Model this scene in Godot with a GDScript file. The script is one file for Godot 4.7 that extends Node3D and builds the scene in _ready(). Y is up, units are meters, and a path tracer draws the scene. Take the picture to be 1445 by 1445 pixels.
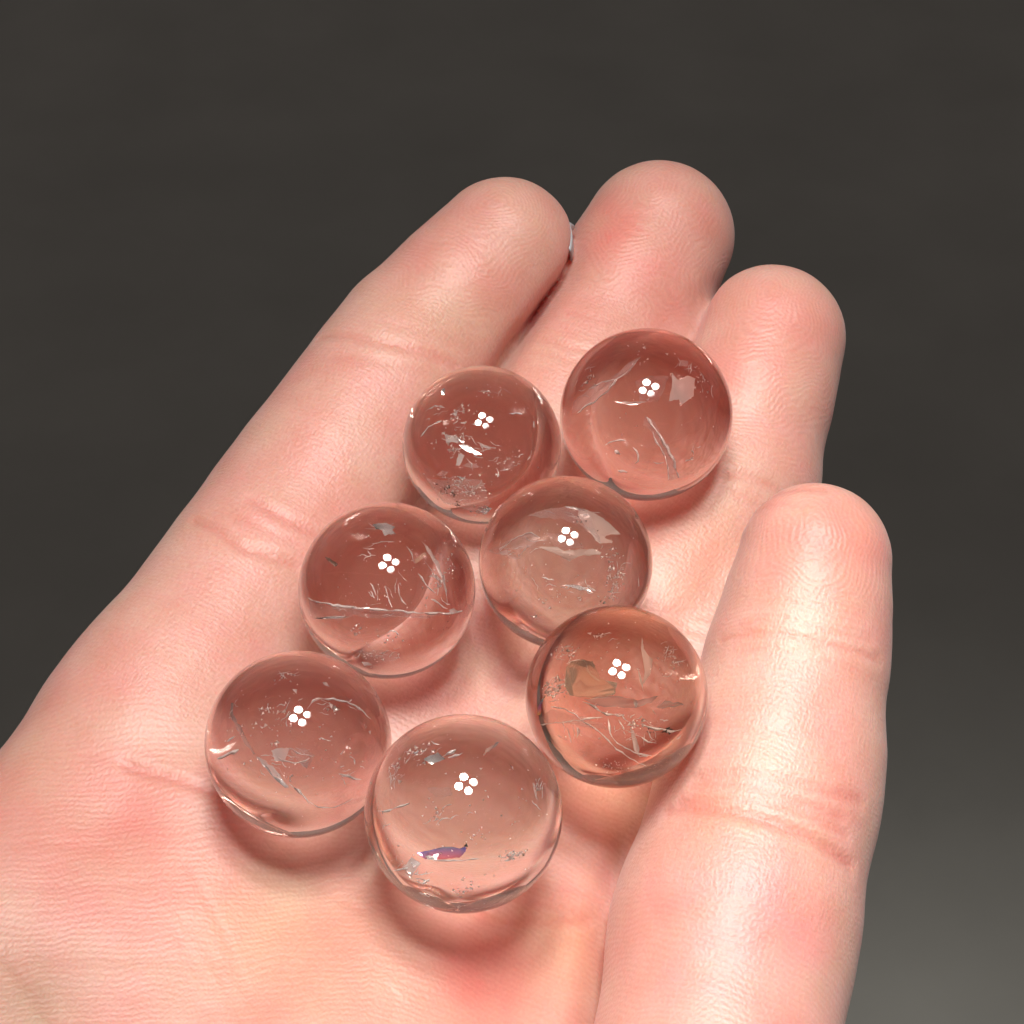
extends Node3D

# group (finger 0-3, palm 4), from x y z radius, to x y z radius, in millimetres
const BONES := [
	[0, -0.5, 5.5, -28.6, 6.6, -9.4, 2.5, -18.2, 7.9],
	[0, -9.4, 2.5, -18.2, 7.9, -20.5, 0.0, 1.8, 9.4],
	[0, -20.5, 0.0, 1.8, 9.4, -33.0, 1.0, 25.0, 9.3],
	[0, -1.4, 5.8, -27.6, 6.1, -4.5, 5.1, -23.9, 6.7],
	[0, -12.7, 2.8, -12.2, 8.0, -17.2, 1.8, -4.2, 8.5],
	[0, -24.3, 1.3, 8.8, 8.9, -29.3, 1.7, 18.0, 8.9],
	[1, 15.4, 0.5, -34.1, 7.4, 9.4, -3.0, -22.3, 8.6],
	[1, 9.4, -3.0, -22.3, 8.6, -1.1, -4.5, 1.0, 9.1],
	[1, -1.1, -4.5, 1.0, 9.1, -11.2, -4.0, 23.0, 9.5],
	[1, 14.8, 0.7, -32.9, 6.8, 12.7, -0.1, -28.8, 7.4],
	[1, 6.3, -2.5, -15.3, 8.3, 2.1, -3.1, -6.0, 8.5],
	[1, -4.1, -3.3, 7.6, 8.7, -8.1, -3.2, 16.4, 8.9],
	[2, 26.4, 1.0, -20.7, 6.9, 21.7, -3.0, -5.5, 8.2],
	[2, 21.7, -3.0, -5.5, 8.2, 11.4, -5.0, 12.2, 8.5],
	[2, 11.4, -5.0, 12.2, 8.5, 3.4, -4.5, 30.5, 8.7],
	[2, 25.9, 1.2, -19.2, 6.5, 24.3, 0.2, -13.9, 7.0],
	[2, 18.6, -2.6, -0.2, 7.9, 14.5, -3.4, 6.9, 8.0],
	[2, 9.0, -3.9, 17.7, 8.2, 5.8, -3.6, 25.0, 8.2],
	[3, 27.5, 13.0, 13.4, 6.4, 26.2, 10.0, 20.0, 7.2],
	[3, 26.2, 10.0, 20.0, 7.2, 23.2, 6.0, 32.3, 9.2],
	[3, 23.2, 6.0, 32.3, 9.2, 19.0, 4.0, 47.2, 10.2],
	[3, 27.4, 13.3, 14.1, 6.0, 26.9, 12.7, 16.4, 6.3],
	[3, 25.3, 9.8, 23.7, 7.4, 24.1, 8.2, 28.6, 8.2],
	[3, 22.0, 6.4, 36.8, 9.0, 20.3, 5.6, 42.7, 9.4],
	[4, -33.0, 1.0, 25.0, 9.3, -56.0, 0.0, 62.0, 11.0],
	[4, -56.0, 0.0, 62.0, 11.0, -54.0, 1.0, 98.0, 15.0],
	[4, -11.2, -5.0, 23.0, 9.5, -34.0, -3.0, 70.0, 12.5],
	[4, -34.0, -3.0, 70.0, 12.5, -42.0, 0.0, 100.0, 14.0],
	[4, 3.4, -5.5, 30.5, 8.7, -16.0, -3.0, 72.0, 12.5],
	[4, -16.0, -3.0, 72.0, 12.5, -34.0, 0.0, 102.0, 14.0],
	[3, 19.0, 4.0, 47.2, 10.2, 14.5, 3.0, 72.0, 11.5],
	[3, 14.5, 3.0, 72.0, 11.5, -22.0, 1.0, 104.0, 15.0],
	[4, -50.0, 3.0, 92.0, 15.0, -72.0, 8.0, 64.0, 13.0],
	[4, -72.0, 8.0, 64.0, 13.0, -92.0, 12.0, 36.0, 10.0],
	[4, -92.0, 12.0, 36.0, 10.0, -104.0, 13.0, 10.0, 8.5],
	[4, -40.0, 0.0, 100.0, 17.0, -60.0, -2.0, 140.0, 19.0],
	[4, -30.0, 0.0, 104.0, 15.0, -48.0, -2.0, 141.0, 18.0],
	[4, -27.0, 1.5, 38.0, 8.5, -30.0, -1.0, 60.0, 12.0],
	[4, -7.0, -0.5, 43.0, 8.5, -14.0, -1.0, 62.0, 12.0],
	[4, -42.0, -1.0, 50.0, 11.0, -46.0, 0.0, 70.0, 13.0],
	[0, 4.4, -1.5, -29.9, 3.0, -0.2, -1.5, -20.1, 3.4],
	[0, -0.2, -1.5, -20.1, 3.0, -11.2, -1.5, 3.7, 3.4],
	[0, -11.2, -1.5, 3.7, 3.0, -18.7, -1.5, 21.7, 3.4],
	[1, 19.0, -1.5, -22.8, 3.0, 17.1, -1.5, -19.2, 3.4],
	[1, 17.1, -1.5, -19.2, 3.0, 8.8, -1.5, 0.5, 3.4],
	[1, 8.8, -1.5, 0.5, 3.0, -0.2, -1.5, 23.2, 3.4],
	[2, 25.9, -1.5, 5.4, 3.0, 21.6, -1.5, 8.6, 3.4],
	[2, 21.6, -1.5, 8.6, 3.0, 18.6, -1.5, 15.6, 3.4],
	[2, 18.6, -1.5, 15.6, 3.0, 11.5, -1.5, 32.1, 3.4],
	[2, 20.0, -3.0, 14.0, 4.0, 15.0, -3.0, 32.0, 5.0],
	[2, 15.0, -3.0, 32.0, 5.0, 11.0, -3.0, 44.0, 6.0],
	[4, 7.0, -4.0, 44.0, 6.0, 1.0, -5.0, 76.0, 9.5],
]
# skin folds: half width, depth, then points on the unrolled skin
const FOLDS := [
	[0.5, 0.22, -18.7, -14.7, -13.7, -12.4, -10.3, -11.8, -5.6, -11.5],
	[0.4, 0.1, -17.0, -10.8, -12.5, -10.0, -8.6, -9.6],
	[0.3, 0.08, -12.4, -14.5, -8.6, -13.8, -4.1, -13.7],
	[0.5, 0.26, -24.2, 5.5, -21.6, 7.1, -18.7, 8.3, -14.2, 8.5],
	[0.5, 0.26, -29.4, 7.0, -27.5, 8.5, -25.1, 10.8, -20.3, 11.9],
	[0.35, 0.1, -25.6, 7.1, -23.2, 8.6, -20.1, 9.7],
	[0.45, 0.3, -33.7, 33.6, -32.3, 34.2, -30.3, 34.7, -28.1, 35.5, -26.0, 36.2, -23.2, 37.2],
	[0.35, 0.09, -37.4, 32.6, -33.7, 33.6],
	[0.35, 0.06, -43.7, 41.9, -39.3, 41.5, -34.8, 41.7],
	[0.35, 0.06, -43.2, 45.8, -37.3, 45.7, -31.0, 45.3],
	[0.3, 0.07, -27.9, 42.9, -25.9, 46.6, -24.3, 49.5, -21.6, 56.4],
	[0.3, 0.05, -25.7, 50.6, -22.3, 57.9],
	[0.3, 0.05, -29.4, 48.1, -24.8, 55.2],
	[0.6, 0.14, -42.6, 51.8, -39.9, 54.7, -37.3, 58.6],
	[0.4, 0.16, 3.2, -16.5, 5.5, -15.2, 8.7, -14.7, 14.8, -16.2],
	[0.4, 0.12, 2.5, -15.1, 5.4, -13.8, 8.6, -13.6],
	[0.35, 0.08, 5.6, -19.8, 8.9, -18.6, 12.3, -19.1],
	[0.45, 0.2, 20.7, -0.7, 23.2, -0.6, 63.8, 9.2, 67.8, 9.8],
	[0.4, 0.12, 21.2, 1.4, 63.2, 10.9, 65.8, 12.0],
	[0.25, 0.05, 23.3, -16.2, 26.0, -14.5, 28.7, -13.9],
	[0.4, 0.12, 13.9, 14.8, 15.4, 14.8, 17.2, 14.9],
	[0.35, 0.08, 14.2, 13.3, 17.9, 13.3],
	[0.4, 0.2, 58.3, 22.8, 61.7, 23.6, 65.1, 24.5, 68.8, 25.2, 72.6, 24.8],
	[0.35, 0.13, 60.2, 22.2, 62.9, 22.6, 67.3, 24.0, 71.5, 23.6],
	[0.3, 0.1, 59.2, 24.7, 62.7, 25.2, 67.2, 25.6],
	[0.3, 0.07, 61.4, 20.8, 64.2, 21.3, 67.5, 22.0],
	[0.5, 0.2, 56.0, 36.2, 60.1, 37.0, 63.5, 37.7, 66.7, 38.1, 70.3, 37.8],
	[0.5, 0.22, 55.8, 37.2, 60.7, 38.2, 63.9, 39.2, 68.0, 39.8],
	[0.5, 0.24, 54.4, 38.0, 60.0, 39.4, 63.4, 40.0, 68.7, 41.1],
	[0.6, 0.4, 53.3, 38.5, 58.8, 40.3, 62.3, 41.4, 66.7, 42.8, 69.5, 43.5],
	[0.35, 0.07, 54.6, 29.6, 60.8, 32.9, 66.3, 33.3],
	[0.45, 0.25, -2.6, 47.3, -0.2, 47.1, 2.3, 46.6, 6.6, 45.5],
	[0.35, 0.1, -0.2, 43.0, 3.5, 42.9, 7.3, 43.1],
	[0.35, 0.1, 0.5, 44.8, 4.1, 44.8, 44.2, 43.7],
	[0.35, 0.1, -19.7, 42.1, -15.9, 45.2, -12.2, 47.4],
]
# patches of skin colour: x z radius, tint, strength
const PATCHES := [
	[11.0, -28.8, 4.5, "red", 0.8],
	[8.3, -34.0, 3, "red", 0.45],
	[12.5, -23.8, 4, "red", 0.35],
	[25.5, -15.7, 5, "red", 0.3],
	[67.6, 15.3, 3.5, "red", 0.9],
	[65.5, 18.2, 3, "red", 0.35],
	[23.2, -10.4, 4, "red", 0.3],
	[-32.4, 40.5, 6, "red", 0.7],
	[-36.4, 42.7, 5, "red", 0.4],
	[-4.3, 53.2, 5, "red", 0.75],
	[-0.1, 53.3, 4, "red", 0.5],
	[-14.4, 51.3, 9, "gold", 0.5],
	[-22.3, 48.3, 6, "gold", 0.5],
	[4.7, 47.9, 5, "gold", 0.7],
	[-38.5, 57.6, 4, "grey", 0.8],
	[-41.5, 53.7, 4, "grey", 0.7],
	[59.4, 46.5, 6, "pink", 0.7],
	[60.8, 54.7, 8, "pink", 0.8],
	[65.9, 30.9, 5, "pink", 0.4],
	[56.9, 41.0, 3, "gold", 0.4],
	[3.5, 43.6, 5, "pink", 0.8],
	[-5.1, -16.7, 7, "gold", 0.25],
	[-11.3, -6.8, 6, "pink", 0.3],
	[-25.5, 16.5, 8, "pink", 0.3],
	[-41.1, 33.3, 7, "gold", 0.2],
	[17.7, 6.1, 5, "gold", 0.4],
]
# finger chains for unrolling the skin: tip, outer joint, middle joint, knuckle (x y z radius, millimetres)
const CHAINS := [
	[-0.5, 5.5, -28.6, 6.6, -9.4, 2.5, -18.2, 7.9, -20.5, 0.0, 1.8, 9.4, -33.0, 1.0, 25.0, 9.3],
	[15.4, 0.5, -34.1, 7.4, 9.4, -3.0, -22.3, 8.6, -1.1, -4.5, 1.0, 9.1, -11.2, -4.0, 23.0, 9.5],
	[26.4, 1.0, -20.7, 6.9, 21.7, -3.0, -5.5, 8.2, 11.4, -5.0, 12.2, 8.5, 3.4, -4.5, 30.5, 8.7],
	[27.5, 13.0, 13.4, 6.4, 26.2, 10.0, 20.0, 7.2, 23.2, 6.0, 32.3, 9.2, 19.0, 4.0, 47.2, 10.2],
]
# x y z of the centre over the palm and radius, millimetres
const BALLS := [
	[12.61, 12.74, -2.64, 8.12],
	[-2.81, 12.92, 0.95, 7.40],
	[-11.18, 14.51, 17.77, 7.92],
	[-18.15, 17.99, 35.18, 7.94],
	[4.84, 13.35, 14.14, 7.88],
	[9.00, 17.34, 30.21, 7.87],
	[-4.02, 19.94, 42.74, 8.22],
]

# what lies inside each ball, in ball radii (x right, y up, z towards the viewer) as seen through its surface
const INCLUSIONS := [
	[
		["film", 0.35, 0.3, 0.2, -0.96, 0.16, -0.70, 0.34, -0.47, 0.40, -0.22, 0.62, -0.09, 0.69, -0.22, 0.48, -0.44, 0.34, -0.50, 0.23, -0.77, 0.09, -0.96, 0.00],
		["thread", 0.35, 0.01, 0, -0.71, 0.32, -0.58, 0.37, -0.42, 0.40, -0.22, 0.49, -0.10, 0.68],
		["thread", 0.3, 0.012, 0, -0.94, 0.00, -0.77, 0.09, -0.62, 0.16, -0.50, 0.24, -0.35, 0.43],
		["flake", 0.35, 0.18, 0.0, 0.28, 0.46, 0.36, 0.39, 0.47, 0.45, 0.57, 0.42, 0.54, 0.20, 0.37, 0.08, 0.36, 0.16, 0.24, 0.14],
		["film", 0.3, 0.4, -0.2, 0.39, 0.65, 0.50, 0.66, 0.48, 0.57, 0.37, 0.57],
		["film", 0.45, 0.1, 0.7, -0.16, 0.37, 0.02, 0.43, 0.24, 0.42, 0.11, 0.13, -0.10, 0.13],
		["flake", 0.35, 0.0, 0.0, -0.41, 0.14, -0.22, 0.13, -0.01, 0.13, -0.22, 0.09],
		["film", 0.25, 1.1, 0.1, -0.02, -0.01, 0.08, -0.09, 0.27, -0.47, 0.40, -0.85, 0.27, -0.87, 0.22, -0.55, 0.05, -0.21, -0.04, -0.12],
		["thread", 0.28, 0.016, 0, -0.01, -0.03, 0.17, -0.32, 0.30, -0.55, 0.40, -0.85],
		["thread", 0.25, 0.01, 0, 0.05, -0.21, 0.22, -0.55, 0.27, -0.87],
		["thread", 0.3, 0.012, 0, -0.18, -0.40, -0.10, -0.48, -0.10, -0.56, -0.16, -0.61],
		["thread", 0.3, 0.02, 0, -0.39, -0.44, -0.32, -0.49],
		["thread", 0.3, 0.02, 0, -0.38, -0.69, -0.32, -0.72, -0.25, -0.72],
		["thread", 0.3, 0.01, 0, -0.51, -0.38, -0.41, -0.32, -0.25, -0.31],
		["thread", 0.3, 0.01, 0, 0.51, -0.44, 0.57, -0.49, 0.57, -0.52],
		["thread", 0.3, 0.01, 0, 0.45, -0.59, 0.51, -0.58, 0.56, -0.54],
		["thread", 0.3, 0.009, 0, 0.07, -0.59, 0.13, -0.61, 0.19, -0.59],
		["specks", -0.01, 0.74, 0.26, 0.15, 16, 0.016],
		["specks", 0.68, 0.43, 0.12, 0.18, 16, 0.018],
		["specks", -0.74, 0.46, 0.06, 0.09, 8, 0.035],
		["specks", -0.01, -0.04, 0.69, 0.69, 22, 0.012],
		["wisps", -0.77, 0.31, 0.21, 0.25, 16, 0.6],
		["wisps", 0.45, 0.57, 0.18, 0.14, 10, 1.2],
		["wisps", 0.68, 0.34, 0.11, 0.18, 8, 1.4],
		["wisps", 0.57, -0.52, 0.09, 0.09, 5, 0.5],
	],
	[
		["flake", 0.3, 0.15, 0.0, -0.47, 0.13, -0.33, 0.11, -0.21, 0.03, -0.29, 0.02, -0.45, 0.03],
		["bright", 0.3, -0.09, -0.34, -0.29, 0.00, -0.17, -0.01, 0.01, -0.13, -0.07, -0.13, -0.21, -0.08],
		["bright", 0.32, -0.06, -0.34, -0.36, 0.11, -0.20, 0.03, -0.26, 0.02],
		["flake", 0.3, 0.24, 0.0, -0.07, 0.03, 0.06, -0.01, 0.19, -0.05, 0.06, -0.05],
		["flake", 0.3, 0.18, 0.0, -0.29, -0.11, -0.21, -0.14, -0.28, -0.27, -0.33, -0.27],
		["flake", 0.35, 0.09, 0.0, -0.39, 0.39, -0.29, 0.43, -0.33, 0.35],
		["flake", 0.35, 0.09, 0.0, -0.28, 0.27, -0.18, 0.28, -0.21, 0.25],
		["film", 0.2, 0.4, 0.3, -0.60, -0.40, -0.52, -0.34, -0.42, -0.35, -0.49, -0.42],
		["film", 0.2, 0.4, 0.3, -0.25, -0.26, -0.15, -0.22, -0.00, -0.29, -0.13, -0.30],
		["bright", 0.1, 0.03, -0.34, -0.33, -0.40, -0.20, -0.43, -0.26, -0.45],
		["bright", 0.05, -0.03, -0.34, -0.04, -0.93, 0.09, -0.85, 0.14, -0.87, 0.06, -0.98],
		["film", 0.1, 0.3, 0.9, -0.76, -0.45, -0.44, -0.46, -0.00, -0.45, 0.12, -0.78, -0.04, -0.93, -0.52, -0.78],
		["specks", -0.26, -0.62, 0.30, 0.18, 110, 0.018],
		["specks", -0.00, -0.93, 0.14, 0.06, 22, 0.03],
		["specks", -0.25, 0.37, 0.18, 0.10, 20, 0.022],
		["specks", 0.38, -0.21, 0.21, 0.10, 24, 0.014],
		["specks", -0.39, 0.05, 0.22, 0.14, 26, 0.024],
		["specks", -0.04, 0.02, 0.72, 0.72, 50, 0.012],
		["specks", 0.20, 0.71, 0.16, 0.08, 10, 0.016],
		["dark", -0.47, -0.59, 0.13, 0.10, 26, 0.018],
		["dark", -0.34, -0.82, 0.05, 0.06, 10, 0.02],
		["thread", 0.35, 0.012, 0, -0.84, 0.11, -0.71, 0.23, -0.52, 0.31],
		["thread", 0.35, 0.014, 0, 0.36, 0.39, 0.44, 0.40, 0.54, 0.39],
		["thread", 0.3, 0.01, 0, -0.79, 0.47, -0.63, 0.52, -0.47, 0.48],
		["thread", 0.3, 0.012, 0, 0.19, -0.30, 0.22, -0.38, 0.20, -0.43],
		["thread", 0.3, 0.014, 0, -0.10, -0.14, 0.01, -0.17],
		["bright", 0.2, 0.03, -0.34, -0.57, 0.77, -0.52, 0.79, -0.50, 0.68, -0.55, 0.68],
		["flake", 0.3, 0.06, 0.0, 0.69, 0.31, 0.72, 0.31, 0.71, 0.23, 0.69, 0.23],
		["wisps", -0.26, -0.01, 0.27, 0.18, 26, -0.5],
		["wisps", -0.25, 0.34, 0.19, 0.13, 16, 0.3],
		["wisps", -0.26, -0.59, 0.29, 0.18, 30, 0.2],
		["wisps", 0.36, -0.21, 0.22, 0.10, 14, 0.4],
		["wisps", 0.20, 0.69, 0.18, 0.08, 9, 0],
		["wisps", -0.68, 0.37, 0.16, 0.19, 10, 0.6],
	],
	[
		["thread", 0.25, 0.014, 0, -1.01, -0.09, -0.62, -0.16, -0.22, -0.20, 0.12, -0.22, 0.46, -0.25, 0.74, -0.27, 0.99, -0.26],
		["film", 0.25, 0.2, 1.3, -1.00, -0.10, -0.62, -0.17, -0.22, -0.20, -0.41, -0.30, -0.90, -0.36, -0.96, -0.27],
		["film", 0.15, 0.1, 1.4, -0.62, -0.17, 0.12, -0.23, 0.74, -0.27, 0.46, -0.33, -0.31, -0.30],
		["bright", 0.25, -0.09, -0.34, -0.90, -0.34, -0.62, -0.29, -0.41, -0.29, -0.62, -0.32],
		["bright", 0.25, -0.06, -0.34, -0.39, -0.19, -0.17, -0.18, -0.31, -0.21],
		["flake", 0.25, 0.15, 0.0, 0.76, -0.23, 0.85, -0.21, 0.94, -0.27, 0.82, -0.29],
		["flake", 0.35, 0.3, 0.0, 0.43, 0.61, 0.56, 0.49, 0.66, 0.32, 0.73, 0.07, 0.76, -0.18, 0.68, 0.15, 0.56, 0.37],
		["smoke", 0.4, 0.2, 0.2, 0.34, 0.37, 0.48, 0.47, 0.50, 0.44, 0.35, 0.32],
		["smoke", 0.4, 0.2, 0.2, -0.75, 0.43, -0.67, 0.41, -0.55, 0.32, -0.58, 0.29, -0.70, 0.37],
		["thread", 0.35, 0.01, 0, 0.38, 0.21, 0.48, 0.07, 0.59, -0.02],
		["thread", 0.3, 0.012, 0, 0.52, -0.08, 0.63, -0.15, 0.74, -0.22],
		["thread", 0.35, 0.009, 0, -0.17, 0.10, -0.10, -0.04],
		["thread", 0.35, 0.009, 0, 0.15, 0.09, 0.18, -0.07, 0.24, -0.15],
		["thread", 0.35, 0.009, 0, -0.00, 0.07, 0.07, -0.18],
		["thread", 0.35, 0.01, 0, 0.26, 0.54, 0.32, 0.41, 0.35, 0.32],
		["thread", 0.35, 0.01, 0, -0.16, 0.55, -0.03, 0.58, 0.12, 0.58],
		["thread", 0.35, 0.009, 0, -0.20, 0.47, -0.16, 0.37],
		["thread", 0.2, 0.02, 0, 0.02, -0.47, 0.08, -0.44, 0.14, -0.49],
		["bright", 0.5, 0.03, -0.34, -0.16, 0.84, -0.00, 0.86, 0.13, 0.80, 0.09, 0.75, 0.14, 0.69, 0.06, 0.69, -0.00, 0.66, -0.03, 0.74, -0.11, 0.76],
		["film", 0.1, 0.2, 0.9, -0.34, -0.72, -0.08, -0.69, 0.15, -0.73, 0.12, -0.84, -0.22, -0.89],
		["flake", 0.1, 0.06, 0.0, -0.31, -0.87, -0.22, -0.87, -0.17, -0.92, -0.27, -0.94],
		["specks", 0.59, 0.07, 0.12, 0.14, 18, 0.02],
		["specks", -0.00, -0.02, 0.74, 0.74, 90, 0.01],
		["specks", -0.34, -0.46, 0.05, 0.05, 10, 0.02],
		["specks", 0.09, -0.53, 0.14, 0.05, 10, 0.014],
		["specks", -0.10, -0.77, 0.22, 0.08, 30, 0.016],
		["specks", 0.82, 0.32, 0.09, 0.25, 20, 0.018],
		["dark", 0.76, -0.42, 0.02, 0.05, 5, 0.014],
		["wisps", 0.03, 0.01, 0.25, 0.12, 14, -1.2],
		["wisps", 0.59, 0.10, 0.14, 0.19, 16, -1.0],
		["wisps", -0.47, -0.18, 0.31, 0.06, 10, -0.1],
		["wisps", -0.10, -0.75, 0.25, 0.08, 16, 0.1],
		["wisps", -0.10, 0.80, 0.19, 0.06, 8, 0],
		["wisps", -0.39, 0.52, 0.25, 0.16, 8, 0.3],
	],
	[
		["grey", 0.35, 0.8, 0.5, -0.78, 0.54, -0.73, 0.53, -0.71, 0.38, -0.57, 0.18, -0.42, -0.07, -0.45, -0.08, -0.62, 0.16, -0.75, 0.36],
		["flake", 0.35, 0.24, 0.0, -0.42, -0.10, -0.31, -0.13, -0.16, -0.28, -0.06, -0.41, -0.12, -0.41, -0.25, -0.28],
		["bright", 0.36, 0.09, -0.34, -0.42, -0.10, -0.38, -0.13, -0.06, -0.42, -0.10, -0.42, -0.25, -0.29],
		["bright", 0.36, -0.03, -0.34, -0.21, -0.25, -0.15, -0.28, -0.18, -0.30],
		["thread", 0.3, 0.016, 0, -0.06, -0.40, 0.05, -0.49, 0.16, -0.60],
		["thread", 0.3, 0.008, 0, 0.16, -0.60, 0.29, -0.67, 0.48, -0.70, 0.69, -0.61],
		["thread", 0.4, 0.014, 0, 0.14, 0.44, 0.23, 0.55, 0.46, 0.57, 0.64, 0.53, 0.81, 0.44, 0.92, 0.34],
		["flake", 0.4, 0.15, 0.0, 0.17, 0.48, 0.23, 0.56, 0.32, 0.57, 0.25, 0.53],
		["flake", 0.4, 0.15, 0.0, -0.25, -0.03, -0.16, 0.00, -0.04, 0.01, -0.06, -0.03, -0.10, -0.13, -0.21, -0.14],
		["film", 0.42, 0.3, 0.8, -0.07, -0.00, 0.11, 0.01, 0.22, -0.07, 0.14, -0.22, 0.02, -0.13],
		["grey", 0.4, 0.6, 0.3, 0.05, -0.17, 0.16, -0.13, 0.13, -0.22],
		["thread", 0.4, 0.01, 0, -0.25, -0.14, -0.10, -0.13, 0.05, -0.16, 0.16, -0.10],
		["thread", 0.4, 0.01, 0, -0.09, -0.00, 0.05, -0.05, 0.20, -0.08],
		["thread", 0.3, 0.022, 0, -0.94, -0.13, -0.80, -0.09, -0.62, -0.03],
		["thread", 0.3, 0.012, 0, -0.78, 0.07, -0.67, 0.12],
		["thread", 0.3, 0.012, 0, 0.49, -0.28, 0.60, -0.33, 0.75, -0.39],
		["thread", 0.3, 0.01, 0, 0.60, -0.11, 0.66, -0.13, 0.67, -0.19],
		["flake", 0.4, 0.12, 0.0, -0.03, 0.66, 0.03, 0.66, 0.02, 0.60],
		["flake", 0.4, 0.12, 0.0, 0.32, 0.77, 0.38, 0.78, 0.41, 0.72, 0.35, 0.73],
		["flake", 0.3, 0.12, 0.0, 0.48, -0.08, 0.54, -0.02, 0.51, -0.08],
		["flake", 0.3, 0.12, 0.0, 0.87, 0.19, 0.92, 0.20, 0.90, 0.15],
		["thread", 0.4, 0.016, 0, -0.31, 0.48, -0.30, 0.39],
		["thread", 0.4, 0.012, 0, 0.29, 0.12, 0.34, 0.09, 0.41, 0.09],
		["specks", -0.12, 0.38, 0.18, 0.11, 16, 0.024],
		["specks", -0.28, 0.22, 0.24, 0.09, 20, 0.014],
		["specks", -0.12, 0.82, 0.12, 0.05, 12, 0.018],
		["specks", 0.34, 0.44, 0.09, 0.05, 5, 0.03],
		["specks", -0.04, -0.00, 0.73, 0.73, 70, 0.011],
		["specks", -0.04, -0.28, 0.14, 0.08, 10, 0.016],
		["specks", -0.19, 0.04, 0.09, 0.03, 4, 0.026],
		["wisps", -0.12, 0.36, 0.21, 0.14, 18, 0.7],
		["wisps", -0.04, -0.07, 0.18, 0.09, 14, -0.2],
		["wisps", 0.49, 0.48, 0.24, 0.09, 10, -0.1],
		["wisps", 0.60, -0.31, 0.14, 0.08, 10, -0.4],
		["wisps", -0.12, 0.80, 0.17, 0.06, 10, 0.2],
		["wisps", -0.25, -0.23, 0.18, 0.18, 10, -0.8],
		["wisps", -0.72, 0.48, 0.05, 0.14, 8, -1.3],
	],
	[
		["film", 0.4, 0.5, 0.4, -0.48, 0.58, -0.33, 0.63, -0.02, 0.69, 0.22, 0.68, 0.30, 0.54, 0.39, 0.24, 0.19, 0.43, -0.02, 0.51, -0.24, 0.54],
		["beige", 0.42, 0.12, 0.08, 0.15, 0.66, 0.26, 0.65, 0.45, 0.55, 0.55, 0.47, 0.67, 0.36, 0.55, 0.35, 0.47, 0.33, 0.45, 0.30, 0.55, 0.27, 0.54, 0.24, 0.39, 0.23, 0.23, 0.41, 0.14, 0.57],
		["bright", 0.42, 0.03, -0.34, -0.02, 0.69, 0.08, 0.69, 0.23, 0.64, 0.14, 0.64],
		["beige", 0.3, 0.03, 0.08, -0.33, 0.19, -0.11, 0.19, -0.02, 0.14, 0.23, 0.16, 0.30, 0.17, 0.41, 0.13, 0.39, 0.10, 0.14, 0.08, 0.04, 0.02, -0.11, 0.10],
		["film", 0.35, 0.1, 0.9, -0.24, 0.36, -0.02, 0.35, 0.23, 0.17, -0.11, 0.16],
		["film", 0.3, 0.9, 0.3, -0.98, 0.14, -0.73, 0.27, -0.44, 0.37, -0.30, 0.30, -0.43, 0.19, -0.73, 0.14, -0.41, 0.03, -0.81, 0.10],
		["thread", 0.3, 0.01, 0, -0.85, 0.16, -0.68, 0.27, -0.44, 0.37, -0.37, 0.35, -0.30, 0.29],
		["thread", 0.3, 0.008, 0, -0.49, 0.33, -0.43, 0.25, -0.30, 0.27, -0.21, 0.26],
		["flake", 0.3, 0.27, 0.0, -0.84, 0.14, -0.71, 0.17, -0.70, 0.11, -0.81, 0.11],
		["bright", 0.25, -0.06, -0.34, -0.05, -0.25, 0.08, -0.24, 0.20, -0.27, 0.31, -0.34, 0.11, -0.29],
		["thread", 0.25, 0.008, 0, -0.27, -0.17, -0.13, -0.20],
		["specks", 0.58, -0.16, 0.11, 0.14, 44, 0.022],
		["specks", 0.55, -0.42, 0.11, 0.05, 16, 0.018],
		["specks", 0.52, 0.11, 0.09, 0.08, 12, 0.022],
		["specks", -0.02, -0.01, 0.76, 0.76, 60, 0.011],
		["specks", -0.37, -0.64, 0.02, 0.02, 2, 0.03],
		["specks", -0.02, -0.41, 0.31, 0.09, 14, 0.016],
		["flake", 0.2, 0.12, 0.0, 0.91, -0.11, 0.97, -0.30, 0.94, -0.31],
		["dark", 0.20, 0.52, 0.08, 0.05, 6, 0.016],
		["dark", 0.37, 0.40, 0.02, 0.02, 2, 0.016],
		["wisps", -0.65, 0.19, 0.22, 0.09, 18, 0.4],
		["wisps", 0.06, 0.60, 0.39, 0.09, 16, -0.2],
		["wisps", 0.14, -0.27, 0.20, 0.05, 14, -0.2],
		["wisps", 0.58, -0.11, 0.09, 0.24, 12, 0.8],
		["wisps", -0.18, -0.20, 0.16, 0.06, 6, -0.4],
	],
	[
		["smoke", 0.4, 0.3, 0.5, -0.60, 0.36, -0.54, 0.44, -0.42, 0.47, -0.29, 0.44, -0.24, 0.33, -0.20, 0.24, -0.01, 0.18, -0.04, 0.05, -0.29, -0.01, -0.54, 0.04, -0.60, 0.14],
		["thread", 0.42, 0.012, 0, -0.60, 0.42, -0.42, 0.46, -0.34, 0.38, -0.32, 0.28, -0.20, 0.19],
		["grey", 0.35, 0.1, 1.0, -0.38, -0.01, -0.04, 0.04, 0.21, -0.01, 0.44, 0.04, 0.36, -0.04, 0.18, -0.10, -0.23, -0.07],
		["bright", 0.35, 0.06, -0.34, 0.16, -0.01, 0.22, -0.03, 0.19, -0.09],
		["grey", 0.35, 0.2, 0.8, 0.42, -0.10, 0.52, -0.01, 0.74, -0.04, 0.77, -0.07, 0.49, -0.11],
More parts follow.
